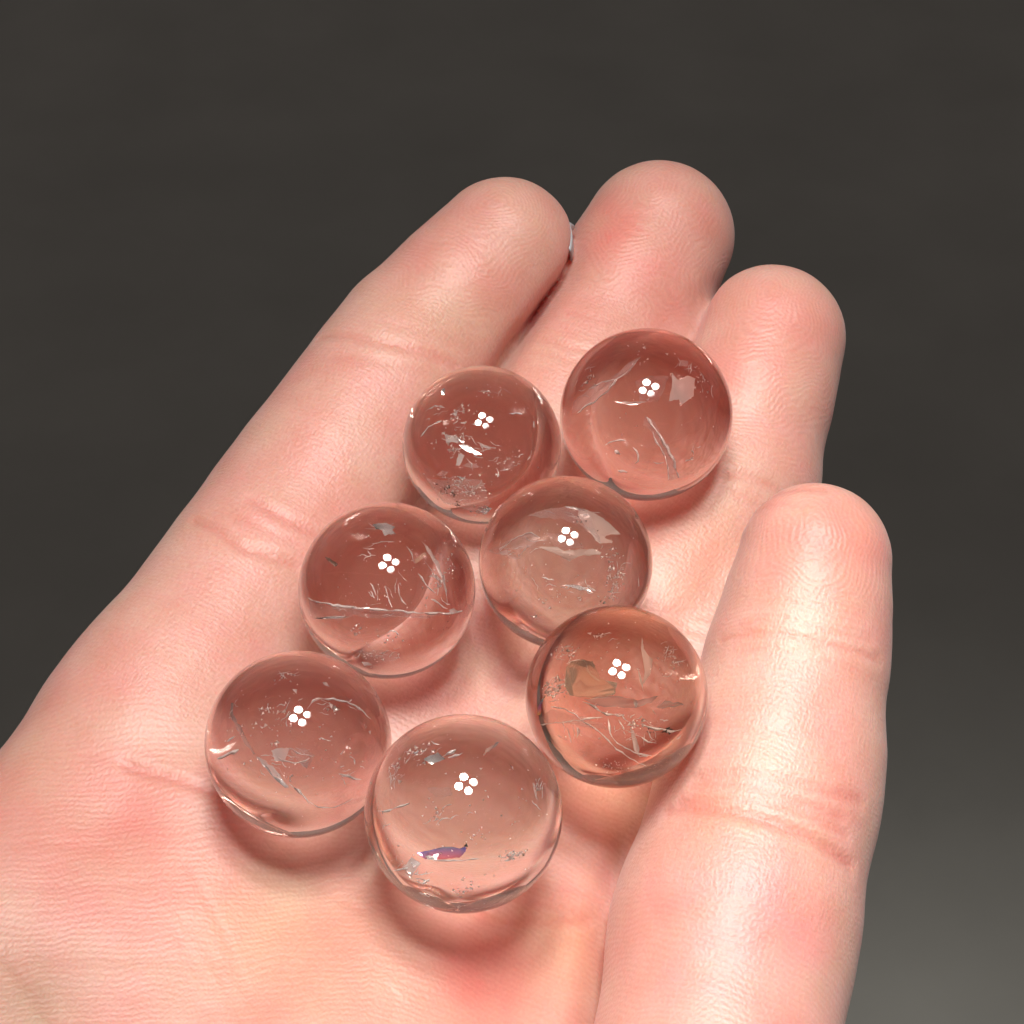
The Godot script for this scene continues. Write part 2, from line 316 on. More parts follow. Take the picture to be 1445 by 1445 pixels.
		["beige", 0.4, 0.3, 0.08, 0.28, 0.74, 0.29, 0.58, 0.39, 0.46, 0.35, 0.27, 0.27, 0.16],
		["beige", 0.4, 0.3, 0.08, 0.22, 0.36, 0.25, 0.24, 0.28, 0.08, 0.24, 0.18],
		["specks", -0.77, 0.11, 0.15, 0.11, 60, 0.022],
		["specks", -0.66, 0.56, 0.14, 0.09, 24, 0.018],
		["specks", -0.26, 0.74, 0.08, 0.05, 8, 0.02],
		["specks", 0.63, 0.49, 0.17, 0.22, 36, 0.014],
		["specks", -0.07, -0.04, 0.75, 0.75, 60, 0.011],
		["specks", -0.07, -0.78, 0.17, 0.08, 50, 0.01],
		["film", 0.2, 0.3, 1.2, -0.99, -0.28, -0.77, -0.12, -0.63, -0.14, -0.17, -0.26, -0.10, -0.35, -0.54, -0.29, -0.93, -0.32],
		["thread", 0.25, 0.008, 0, -0.79, -0.09, -0.60, -0.12, -0.45, -0.20, -0.17, -0.38, -0.07, -0.51, 0.33, -0.80],
		["thread", 0.28, 0.014, 0, -0.38, -0.03, -0.29, -0.08, -0.10, -0.18, 0.07, -0.18],
		["thread", 0.25, 0.012, 0, -0.10, -0.23, -0.07, -0.38, -0.04, -0.48, 0.18, -0.59, 0.39, -0.66],
		["flake", 0.22, 0.18, 0.0, 0.13, -0.32, 0.18, -0.35, 0.24, -0.54, 0.25, -0.66, 0.19, -0.59, 0.16, -0.45],
		["thread", 0.25, 0.016, 0, 0.24, -0.26, 0.39, -0.32, 0.60, -0.37, 0.74, -0.36],
		["thread", 0.2, 0.014, 0, 0.24, -0.65, 0.33, -0.64, 0.39, -0.66],
		["thread", 0.25, 0.01, 0, -1.01, -0.33, -0.70, -0.28, -0.17, -0.21],
		["thread", 0.2, 0.01, 0, 0.25, -0.42, 0.33, -0.47, 0.44, -0.49],
		["thread", 0.2, 0.009, 0, 0.02, -0.23, 0.07, -0.34],
		["rainbow", 0.1, 0.3, 0.3, -0.99, -0.23, -0.98, -0.14, -0.93, -0.03, -0.86, 0.03, -0.91, -0.07, -0.93, -0.21],
		["thread", 0.25, 0.01, 0, -0.59, -0.32, -0.54, -0.42, -0.54, -0.51],
		["thread", 0.25, 0.008, 0, -0.43, -0.34, -0.42, -0.40, -0.39, -0.42],
		["flake", 0.2, 0.09, 0.0, 0.67, -0.48, 0.78, -0.41, 0.72, -0.48],
		["dark", 0.39, -0.35, 0.06, 0.03, 8, 0.018],
		["dark", 0.53, -0.35, 0.09, 0.03, 10, 0.018],
		["specks", 0.18, -0.28, 0.08, 0.05, 14, 0.022],
		["wisps", -0.76, 0.11, 0.14, 0.12, 30, 0.5],
		["wisps", -0.65, 0.58, 0.14, 0.11, 20, 0.6],
		["wisps", 0.66, 0.49, 0.14, 0.20, 18, 0.9],
		["wisps", 0.08, -0.26, 0.34, 0.12, 24, -0.3],
		["wisps", 0.33, -0.46, 0.25, 0.09, 12, -0.4],
		["wisps", -0.54, -0.42, 0.12, 0.09, 8, -1.2],
		["wisps", -0.15, 0.72, 0.19, 0.09, 8, 0.2],
	],
	[
		["bright", 0.5, 0.03, -0.34, -0.43, 0.66, -0.27, 0.74, -0.18, 0.65, -0.33, 0.59],
		["thread", 0.5, 0.024, 0, -0.24, 0.65, -0.07, 0.75],
		["thread", 0.5, 0.018, 0, -0.15, 0.65, 0.00, 0.71],
		["bright", 0.45, -0.06, -0.34, -0.58, 0.75, -0.49, 0.80, -0.52, 0.74],
		["specks", -0.49, 0.74, 0.25, 0.09, 18, 0.024],
		["specks", -0.75, 0.51, 0.09, 0.17, 22, 0.02],
		["thread", 0.3, 0.016, 0, -0.98, 0.08, -0.79, 0.09, -0.55, 0.14],
		["rainbow", 0.3, 0.5, 0.5, -0.46, -0.38, -0.24, -0.30, 0.03, -0.27, 0.03, -0.32, -0.03, -0.39, -0.18, -0.42, -0.38, -0.44],
		["bright", 0.32, -0.09, -0.34, -0.38, -0.39, -0.24, -0.36, -0.27, -0.42, -0.35, -0.42],
		["flake", 0.25, 0.18, 0.0, -0.64, -0.55, -0.53, -0.41, -0.43, -0.47, -0.55, -0.62],
		["bright", 0.26, -0.09, -0.34, -0.56, -0.44, -0.44, -0.46, -0.52, -0.53],
		["film", 0.2, 0.5, 0.7, -0.79, -0.61, -0.64, -0.55, -0.55, -0.64, -0.73, -0.64],
		["flake", 0.2, 0.09, 0.0, -0.62, -0.61, -0.52, -0.59, -0.56, -0.67],
		["thread", 0.25, 0.01, 0, -0.79, -0.61, -0.64, -0.56, -0.56, -0.52],
		["thread", 0.25, 0.008, 0, -0.30, -0.45, -0.03, -0.44, 0.16, -0.41],
		["flake", 0.2, 0.09, 0.0, -0.23, -0.56, -0.17, -0.62, -0.21, -0.59],
		["thread", 0.2, 0.014, 0, -0.50, -0.69, -0.43, -0.72, -0.35, -0.67],
		["flake", 0.1, 0.09, 0.0, -0.49, -0.85, -0.43, -0.84, -0.36, -0.90],
		["film", 0.5, 0.2, 1.0, -0.36, 0.33, -0.12, 0.34, -0.10, 0.25, -0.27, 0.22],
		["flake", 0.4, 0.24, 0.0, 0.78, 0.40, 0.81, 0.40, 0.84, 0.19, 0.81, 0.23],
		["bright", 0.4, 0.09, -0.34, 0.51, 0.59, 0.55, 0.57, 0.56, 0.53],
		["specks", 0.52, -0.39, 0.12, 0.04, 34, 0.016],
		["specks", 0.00, -0.04, 0.74, 0.74, 80, 0.012],
		["specks", -0.27, 0.04, 0.09, 0.05, 8, 0.022],
		["specks", 0.02, -0.75, 0.14, 0.09, 24, 0.016],
		["specks", 0.19, -0.18, 0.14, 0.05, 14, 0.012],
		["specks", 0.86, 0.36, 0.05, 0.12, 12, 0.02],
		["dark", 0.03, -0.29, 0.01, 0.01, 3, 0.022],
		["grey", 0.45, 0.8, 0.2, 0.22, 0.66, 0.26, 0.77, 0.39, 0.89, 0.42, 0.88, 0.31, 0.77],
		["wisps", -0.52, 0.69, 0.23, 0.12, 20, 0.5],
		["wisps", -0.76, 0.48, 0.09, 0.17, 16, 1.2],
		["wisps", 0.52, -0.39, 0.14, 0.05, 16, 0.2],
		["wisps", -0.43, -0.65, 0.14, 0.08, 14, 0.2],
		["wisps", -0.59, -0.52, 0.12, 0.09, 12, 0.7],
		["wisps", -0.24, -0.03, 0.25, 0.18, 12, 0.6],
		["wisps", 0.85, 0.30, 0.05, 0.17, 10, 1.4],
		["wisps", -0.87, -0.10, 0.08, 0.09, 8, 0.8],
	],
]


const EDGES := [[1, 0, 0, 0, 0, 0], [0, 1, 0, 0, 0, 0], [0, 0, 1, 0, 0, 0], [1, 1, 0, 1, 0, 0], [1, 0, 1, 1, 0, 0], [1, 1, 0, 0, 1, 0], [0, 1, 1, 0, 1, 0], [1, 1, 1, 1, 1, 0], [1, 0, 1, 0, 0, 1], [0, 1, 1, 0, 0, 1], [1, 1, 1, 1, 0, 1], [1, 1, 1, 0, 1, 1]]
const PINKY_SHIFT := 40.0
const CELL := 0.55
const LOW := Vector3(-116, -24, -44)
const NX := 296
const NY := 96
const NZ := 384
const TEX := 1400
const TEX_LOW := Vector2(-62, -46)
const TEX_SPAN := 140.0

var palm_frame: Transform3D       # the palm's own axes (metres) in the world: x across, y out of the palm, -z towards the fingertips
var view_basis: Basis
var rng := RandomNumberGenerator.new()

func _ready() -> void:
	rng.seed = 7
	palm_frame = Transform3D(Basis(Vector3.RIGHT, deg_to_rad(19.0)), Vector3(0, 0.85, 0))
	set_camera()
	set_light()
	build_table()
	build_lamp()
	build_hand()
	build_balls()
	build_fibre()

func set_camera() -> void:
	var cam := Camera3D.new()
	cam.name = "camera"
	add_child(cam)
	var at := palm_frame * (Vector3(0, 226.44, 147.05) * 0.001)
	cam.look_at_from_position(at, palm_frame.origin, Vector3.UP)
	cam.fov = rad_to_deg(2.0 * atan(49.8 / 270.0))
	cam.near = 0.01
	cam.far = 30.0
	cam.current = true
	view_basis = cam.basis

func set_light() -> void:
	var we := WorldEnvironment.new()
	we.name = "surroundings"
	var e := Environment.new()
	e.background_mode = Environment.BG_COLOR
	e.background_color = Color(0.0146, 0.0131, 0.0124).linear_to_srgb()
	e.tonemap_mode = Environment.TONE_MAPPER_LINEAR
	e.tonemap_exposure = 10.0
	e.sdfgi_enabled = true
	e.ssao_enabled = true
	e.ssil_enabled = true
	we.environment = e
	add_child(we)

# ---------------------------------------------------------------- helpers
func obj(called: String, mesh: Mesh, m: Material, parent: Node = self) -> MeshInstance3D:
	var o := MeshInstance3D.new()
	o.name = called
	o.mesh = mesh
	if m:
		o.material_override = m
	parent.add_child(o, true)
	return o

func tag(o: Node, label: String, category: String, group := "") -> void:
	o.set_meta("label", label)
	o.set_meta("category", category)
	if group:
		o.set_meta("group", group)

func mat(c: Color, rough: float, metal := 0.0) -> StandardMaterial3D:
	var m := StandardMaterial3D.new()
	m.albedo_color = c.linear_to_srgb()
	m.roughness = rough
	m.metallic = metal
	return m

# ---------------------------------------------------------------- table
func build_table() -> void:
	var m := mat(Color(0.265, 0.262, 0.240), 0.65)
	var n := FastNoiseLite.new()
	n.seed = 3
	n.frequency = 0.02
	n.fractal_octaves = 5
	var t := NoiseTexture2D.new()
	t.noise = n
	t.width = 512
	t.height = 512
	t.seamless = true
	var ramp := Gradient.new()
	ramp.set_color(0, Color(0.93, 0.93, 0.93))
	ramp.set_color(1, Color(1, 1, 1))
	t.color_ramp = ramp
	m.albedo_texture = t
	m.uv1_triplanar = true
	m.uv1_world_triplanar = true
	m.uv1_scale = Vector3(1.5, 1.5, 1.5)
	var b := BoxMesh.new()
	b.size = Vector3(6, 0.04, 6)
	var o := obj("tabletop", b, m)
	o.position = Vector3(0, 0.58, -1.0)
	o.set_meta("kind", "structure")

# ---------------------------------------------------------------- lamp
func build_lamp() -> void:
	var lamp := Node3D.new()
	lamp.name = "desk_lamp"
	add_child(lamp)
	var at := palm_frame * Vector3(0.018, 0.400, -0.004)
	var aim := palm_frame * Vector3(0.034, 0.0, 0.052)
	lamp.look_at_from_position(at, aim, Vector3(0, 0, -1))
	tag(lamp, "lamp head with four round white lenses above the palm", "lamp")
	var black := mat(Color(0.02, 0.02, 0.02), 0.5)
	var glow := mat(Color(0.8, 0.8, 0.8), 0.4)
	glow.emission_enabled = true
	glow.emission = Color(1.0, 0.97, 0.92)
	glow.emission_energy_multiplier = 0.15
	var plate := CylinderMesh.new()
	plate.top_radius = 0.115
	plate.bottom_radius = 0.115
	plate.height = 0.02
	var hs := obj("housing", plate, black, lamp)
	hs.rotation.x = PI / 2
	hs.position.z = 0.025
	var arm := CylinderMesh.new()
	arm.top_radius = 0.012
	arm.bottom_radius = 0.012
	arm.height = 0.8
	var am := obj("arm", arm, black, lamp)
	am.rotation.x = PI / 2
	am.position.z = 0.435
	for k in 4:
		var a := deg_to_rad(18.0 + 90.0 * k)
		var p := Vector3(cos(a), sin(a), 0) * 0.053
		var disc := CylinderMesh.new()
		disc.top_radius = 0.033
		disc.bottom_radius = 0.033
		disc.height = 0.008
		disc.radial_segments = 6
		var d := obj("lens", disc, glow, lamp)
		d.rotation.x = PI / 2
		d.position = p + Vector3(0, 0, 0.010)
		var s := SpotLight3D.new()
		s.name = "lens_light"
		lamp.add_child(s, true)
		s.position = p + Vector3(0, 0, -0.030)
		s.light_color = Color(1.0, 0.985, 0.96)
		s.light_energy = 0.0083
		s.light_size = 0.029
		s.spot_range = 5.0
		s.spot_attenuation = 2.0
		s.spot_angle = 22.0
		s.spot_angle_attenuation = 1.0
		s.shadow_enabled = true

# ---------------------------------------------------------------- hand
var b_group := PackedInt32Array()
var b_from := PackedVector3Array()
var b_ra := PackedFloat32Array()
var b_step := PackedVector3Array()   # from -> to
var b_len2 := PackedFloat32Array()
var b_dr := PackedFloat32Array()

func distance_at(p: Vector3, list: PackedInt32Array) -> float:
	var g0 := 1e6
	var g1 := 1e6
	var g2 := 1e6
	var g3 := 1e6
	var g4 := 1e6
	for i in list:
		var pa := p - b_from[i]
		var ba := b_step[i]
		var t := clampf(pa.dot(ba) / b_len2[i], 0.0, 1.0)
		var d := (pa - ba * t).length() - b_ra[i] - b_dr[i] * t
		match b_group[i]:
			0: g0 = soft(g0, d, 3.0)
			1: g1 = soft(g1, d, 3.0)
			2: g2 = soft(g2, d, 3.0)
			3: g3 = soft(g3, d, 3.0)
			_: g4 = soft(g4, d, 9.0)
	var total := soft(g0, g4, 6.0)
	total = soft(total, soft(g1, g4, 6.0), 0.8)
	total = soft(total, soft(g2, g4, 6.0), 0.8)
	total = soft(total, soft(g3, g4, lerpf(1.2, 5.0, smoothstep(54.0, 72.0, p.z))), 0.8)
	# the grooves where finger lies against finger, and where the little finger folds against the palm
	if total < 2.0:
		var away := smoothstep(1.0, 4.0, g4)
		if g0 < 5.0 and g1 < 5.0:
			total += 1.4 * smoothstep(-34.0, -22.0, p.z) * away * exp(-(g0 - g1) * (g0 - g1) / 2.3)
		if g1 < 5.0 and g2 < 5.0:
			total += 0.6 * away * exp(-(g1 - g2) * (g1 - g2) / 1.8)
		var m := minf(g2, g4)
		if g3 < 5.0 and m < 5.0:
			total += 1.8 * smoothstep(-2.0, 2.0, p.y) * smoothstep(74.0, 56.0, p.z) * exp(-(g3 - m) * (g3 - m) / 1.3)
	return total

func soft(a: float, b: float, k: float) -> float:
	var h := k - absf(a - b)
	if h <= 0.0:
		return minf(a, b)
	return minf(a, b) - h * h * 0.25 / k

# where a point of the skin lies on the unrolled skin (millimetres); z is 1 on the little finger
func unroll(p: Vector3, list: PackedInt32Array) -> Vector3:
	var g := [1e6, 1e6, 1e6, 1e6, 1e6]
	for i in list:
		var pa := p - b_from[i]
		var ba := b_step[i]
		var t := clampf(pa.dot(ba) / b_len2[i], 0.0, 1.0)
		var k := b_group[i]
		g[k] = soft(g[k], (pa - ba * t).length() - b_ra[i] - b_dr[i] * t, 9.0 if k == 4 else 3.0)
	var f := 0
	for k in 4:
		if g[k] < g[f]:
			f = k
	var flat := Vector2(p.x, p.z)
	var w := smoothstep(0.0, 6.0, float(g[4]) - float(g[f]))
	for k in 3:
		if k != f:
			w *= smoothstep(0.2, 2.5, float(g[k]) - float(g[f]))
	if f == 3:
		w = 1.0 if g[3] < g[4] else 0.0
	if w <= 0.0:
		return Vector3(flat.x, flat.y, 0)
	var ch: Array = CHAINS[f]
	var best := 1e9
	var c := Vector3.ZERO
	var r := 1.0
	var dir := Vector3.RIGHT
	for i in 3:
		var a := Vector3(ch[i * 4], ch[i * 4 + 1], ch[i * 4 + 2])
		var b := Vector3(ch[i * 4 + 4], ch[i * 4 + 5], ch[i * 4 + 6])
		var t := clampf((p - a).dot(b - a) / (b - a).length_squared(), 0.0, 1.0)
		var q := a.lerp(b, t)
		var rr := lerpf(ch[i * 4 + 3], ch[i * 4 + 7], t)
		var d := p.distance_to(q) - rr
		if d < best:
			best = d
			c = q
			r = rr
			dir = b - a
	var al := Vector2(dir.x, dir.z).normalized()
	var la := Vector2(-al.y, al.x)
	var v := flat - Vector2(c.x, c.z)
	var u := Vector2(c.x, c.z) + al * v.dot(al) + la * atan2(v.dot(la), p.y - c.y) * r
	if f == 3:
		u.x += PINKY_SHIFT
	u = flat.lerp(u, w)
	return Vector3(u.x, u.y, 1.0 if f == 3 else 0.0)

func build_hand() -> void:
	for b in BONES:
		b_group.append(b[0])
		b_from.append(Vector3(b[1], b[2], b[3]))
		b_ra.append(b[4])
		var s := Vector3(b[5], b[6], b[7]) - Vector3(b[1], b[2], b[3])
		b_step.append(s)
		b_len2.append(s.length_squared())
		b_dr.append(b[8] - b[4])
	var everything := PackedInt32Array(range(BONES.size()))
	var field := PackedFloat32Array()
	field.resize(NX * NY * NZ)
	field.fill(9.0)
	var vertex_of := PackedInt32Array()
	vertex_of.resize(NX * NY * NZ)
	vertex_of.fill(-1)
	var blocks := []
	const B := 8
	var half := CELL * B * 0.5
	for bz in NZ / B:
		for by in NY / B:
			for bx in NX / B:
				var c := LOW + Vector3(bx, by, bz) * (CELL * B) + Vector3.ONE * half
				var near := PackedInt32Array()
				var closest := 1e6
				for i in everything:
					var pa := c - b_from[i]
					var t := clampf(pa.dot(b_step[i]) / b_len2[i], 0.0, 1.0)
					var d := (pa - b_step[i] * t).length() - b_ra[i] - b_dr[i] * t
					closest = minf(closest, d)
					if d < half * 1.75 + 9.0:
						near.append(i)
				if closest > half * 1.75 + 2.5:
					continue
				var dc := distance_at(c, near)
				if absf(dc) > half * 1.75 + 3.5:
					if dc < 0.0:
						for z in B:
							for y in B:
								for x in B:
									field[((bz * B + z) * NY + by * B + y) * NX + bx * B + x] = -9.0
					continue
				blocks.append([bx * B, by * B, bz * B, near])
				for z in B:
					for y in B:
						var row := ((bz * B + z) * NY + by * B + y) * NX + bx * B
						for x in B:
							field[row + x] = distance_at(LOW + Vector3(bx * B + x, by * B + y, bz * B + z) * CELL, near)
	# one vertex in each cell that the skin crosses
	var place := PackedVector3Array()
	var out := PackedVector3Array()
	var flat := PackedVector3Array()
	var sharp := PackedByteArray()
	var sx := 1
	var sy := NX
	var sz := NX * NY
	for blk in blocks:
		for z in B:
			for y in B:
				for x in B:
					var ix: int = blk[0] + x
					var iy: int = blk[1] + y
					var iz: int = blk[2] + z
					if ix >= NX - 1 or iy >= NY - 1 or iz >= NZ - 1:
						continue
					var o := iz * sz + iy * sy + ix
					var d0 := field[o]
					var d1 := field[o + sx]
					var d2 := field[o + sy]
					var d3 := field[o + sx + sy]
					var d4 := field[o + sz]
					var d5 := field[o + sx + sz]
					var d6 := field[o + sy + sz]
					var d7 := field[o + sx + sy + sz]
					var inside := int(d0 < 0) + int(d1 < 0) + int(d2 < 0) + int(d3 < 0) + int(d4 < 0) + int(d5 < 0) + int(d6 < 0) + int(d7 < 0)
					if inside == 0 or inside == 8:
						continue
					var grad := Vector3(d1 + d3 + d5 + d7 - d0 - d2 - d4 - d6, d2 + d3 + d6 + d7 - d0 - d1 - d4 - d5, d4 + d5 + d6 + d7 - d0 - d1 - d2 - d3)
					var n := grad.normalized()
					var p := Vector3.ZERO
					var cuts := 0
					for e in EDGES:
						var da := field[o + e[3] + e[4] * sy + e[5] * sz]
						var db := field[o + e[0] + e[1] * sy + e[2] * sz]
						if (da < 0) != (db < 0):
							var t := da / (da - db)
							p += Vector3(lerpf(e[3], e[0], t), lerpf(e[4], e[1], t), lerpf(e[5], e[2], t))
							cuts += 1
					p = LOW + (Vector3(ix, iy, iz) + p / cuts) * CELL
					var steep := grad.length() / (4.0 * CELL)
					if steep > 0.85:
						p -= n * distance_at(p, blk[3])
					sharp.append(1 if steep < 0.8 else 0)
					vertex_of[o] = place.size()
					place.append(p)
					out.append(n)
					flat.append(unroll(p, blk[3]))
	# folds and fleshy unevenness move the skin along its normal
	var lumps := FastNoiseLite.new()
	lumps.seed = 11
	lumps.frequency = 0.11
	lumps.fractal_octaves = 3
	var folds := []
	for f in FOLDS:
		var pts := PackedVector2Array()
		for i in range(2, f.size(), 2):
			pts.append(Vector2(f[i], f[i + 1]))
		var box := Rect2(pts[0], Vector2.ZERO)
		for q in pts:
			box = box.expand(q)
		folds.append([f[0], f[1], pts, box.grow(f[0] * 5.0 + 0.5)])
	var blotch := FastNoiseLite.new()
	blotch.seed = 5
	blotch.frequency = 0.09
	blotch.fractal_octaves = 4
	var tint := {"red": Vector3(1.0, 0.60, 0.58), "gold": Vector3(1.02, 0.93, 0.68), "pink": Vector3(1.03, 0.92, 0.98), "grey": Vector3(0.72, 0.78, 0.66)}
	var colors := PackedColorArray()
	for i in place.size():
		var u := Vector2(flat[i].x, flat[i].y)
		var push := 0.06 * lumps.get_noise_3dv(place[i])
		var crease := 0.0
		for f in folds:
			if f[3].has_point(u):
				var d := 1e6
				var pts: PackedVector2Array = f[2]
				for k in pts.size() - 1:
					d = minf(d, u.distance_to(Geometry2D.get_closest_point_to_segment(u, pts[k], pts[k + 1])))
				d += 0.12 * lumps.get_noise_2d(u.x * 9.0, u.y * 9.0)
				var w: float = f[0]
				var g := exp(-d * d / (w * w))
				var side := (d - 2.0 * w) / (1.2 * w)
				push += f[1] * (0.14 * exp(-side * side) - g)
				crease = maxf(crease, g * minf(1.0, f[1] * 2.6))
		var c := Vector3(0.635, 0.345, 0.283)
		var n1 := blotch.get_noise_3dv(place[i])
		var n2 := blotch.get_noise_3dv(place[i] * 2.7 + Vector3(40, 0, 0))
		c *= Vector3(1.0 + 0.05 * n2, 1.0 - 0.24 * n1 + 0.08 * n2, 1.0 - 0.20 * n1 + 0.14 * n2)
		for q in PATCHES:
			var dd: float = u.distance_squared_to(Vector2(q[0], q[1])) / (q[2] * q[2])
			if dd < 6.0:
				c *= Vector3.ONE.lerp(tint[q[3]], q[4] * exp(-dd) * (0.85 + 0.5 * n2))
		c *= Vector3.ONE.lerp(Vector3(0.95, 0.82, 0.78), crease)
		colors.append(Color(c.x, c.y, c.z))
		place[i] += out[i] * push
	# one quad round each crossed edge
	var tri := PackedInt32Array()
	for blk in blocks:
		for z in B:
			for y in B:
				for x in B:
					var ix: int = blk[0] + x
					var iy: int = blk[1] + y
					var iz: int = blk[2] + z
					if ix < 1 or iy < 1 or iz < 1 or ix >= NX - 1 or iy >= NY - 1 or iz >= NZ - 1:
						continue
					var o := iz * sz + iy * sy + ix
					var here := field[o] < 0
					if here != (field[o + sx] < 0):
						quad(tri, vertex_of, o - sy - sz, o - sz, o, o - sy, here)
					if here != (field[o + sy] < 0):
						quad(tri, vertex_of, o - sz - sx, o - sx, o, o - sz, here)
					if here != (field[o + sz] < 0):
						quad(tri, vertex_of, o - sx - sy, o - sy, o, o - sx, here)
	# even out the deep creases between the fingers
	for grow in 2:
		var wider := sharp.duplicate()
		for i in range(0, tri.size(), 3):
			if sharp[tri[i]] or sharp[tri[i + 1]] or sharp[tri[i + 2]]:
				for k in 3:
					wider[tri[i + k]] = 1
		sharp = wider
	for turn in 8:
		var sum := PackedVector3Array()
		var count := PackedInt32Array()
		sum.resize(place.size())
		count.resize(place.size())
		for i in range(0, tri.size(), 3):
			if sharp[tri[i]] or sharp[tri[i + 1]] or sharp[tri[i + 2]]:
				for k in 3:
					sum[tri[i + k]] += place[tri[i + (k + 1) % 3]] + place[tri[i + (k + 2) % 3]]
					count[tri[i + k]] += 2
		for i in place.size():
			if sharp[i] and count[i] > 6:
				place[i] = place[i].lerp(sum[i] / count[i], 0.6)
	var normals := PackedVector3Array()
	normals.resize(place.size())
	for i in range(0, tri.size(), 3):
		var n := (place[tri[i + 2]] - place[tri[i]]).cross(place[tri[i + 1]] - place[tri[i]])
		for k in 3:
			normals[tri[i + k]] += n
	var uv := PackedVector2Array()
	for i in place.size():
		normals[i] = normals[i].normalized()
		uv.append((Vector2(flat[i].x, flat[i].y) - TEX_LOW) / TEX_SPAN)
	# the skin is cut where the little finger's unrolled skin meets the palm's
	var twin := {}
	for i in range(0, tri.size(), 3):
		var s := flat[tri[i]].z + flat[tri[i + 1]].z + flat[tri[i + 2]].z
		if s > 0.5 and s < 2.5:
			for k in 3:
				var v := tri[i + k]
				if flat[v].z > 0.5:
					if not twin.has(v):
						twin[v] = place.size()
						place.append(place[v])
						normals.append(normals[v])
						colors.append(colors[v])
						uv.append((Vector2(place[v].x, place[v].z) - TEX_LOW) / TEX_SPAN)
					tri[i + k] = twin[v]
	for i in place.size():
		place[i] *= 0.001
	var arrays := []
	arrays.resize(Mesh.ARRAY_MAX)
	arrays[Mesh.ARRAY_VERTEX] = place
	arrays[Mesh.ARRAY_NORMAL] = normals
	arrays[Mesh.ARRAY_COLOR] = colors
	arrays[Mesh.ARRAY_TEX_UV] = uv
	arrays[Mesh.ARRAY_INDEX] = tri
	var mesh := ArrayMesh.new()
	mesh.add_surface_from_arrays(Mesh.PRIMITIVE_TRIANGLES, arrays)
	print("hand: ", place.size(), " vertices")
	var hand := obj("hand", mesh, skin_material())
	hand.transform = palm_frame
	tag(hand, "open left hand, palm up and fingers together, cupping seven clear crystal balls", "hand")
	build_nails(hand)

func quad(tri: PackedInt32Array, vertex_of: PackedInt32Array, a: int, b: int, c: int, d: int, here: bool) -> void:
	var p := vertex_of[a]
	var q := vertex_of[b]
	var r := vertex_of[c]
	var s := vertex_of[d]
	if p < 0 or q < 0 or r < 0 or s < 0:
		return
	if here:
		tri.append_array([p, r, q, p, s, r])
	else:
		tri.append_array([p, q, r, p, r, s])

func noise_bytes(seed_: int, frequency: float, octaves: int) -> PackedByteArray:
	var n := FastNoiseLite.new()
	n.seed = seed_
	n.frequency = frequency
	n.fractal_octaves = octaves
	var im := n.get_image(TEX, TEX, false, false, false)
	im.convert(Image.FORMAT_L8)
	return im.get_data()

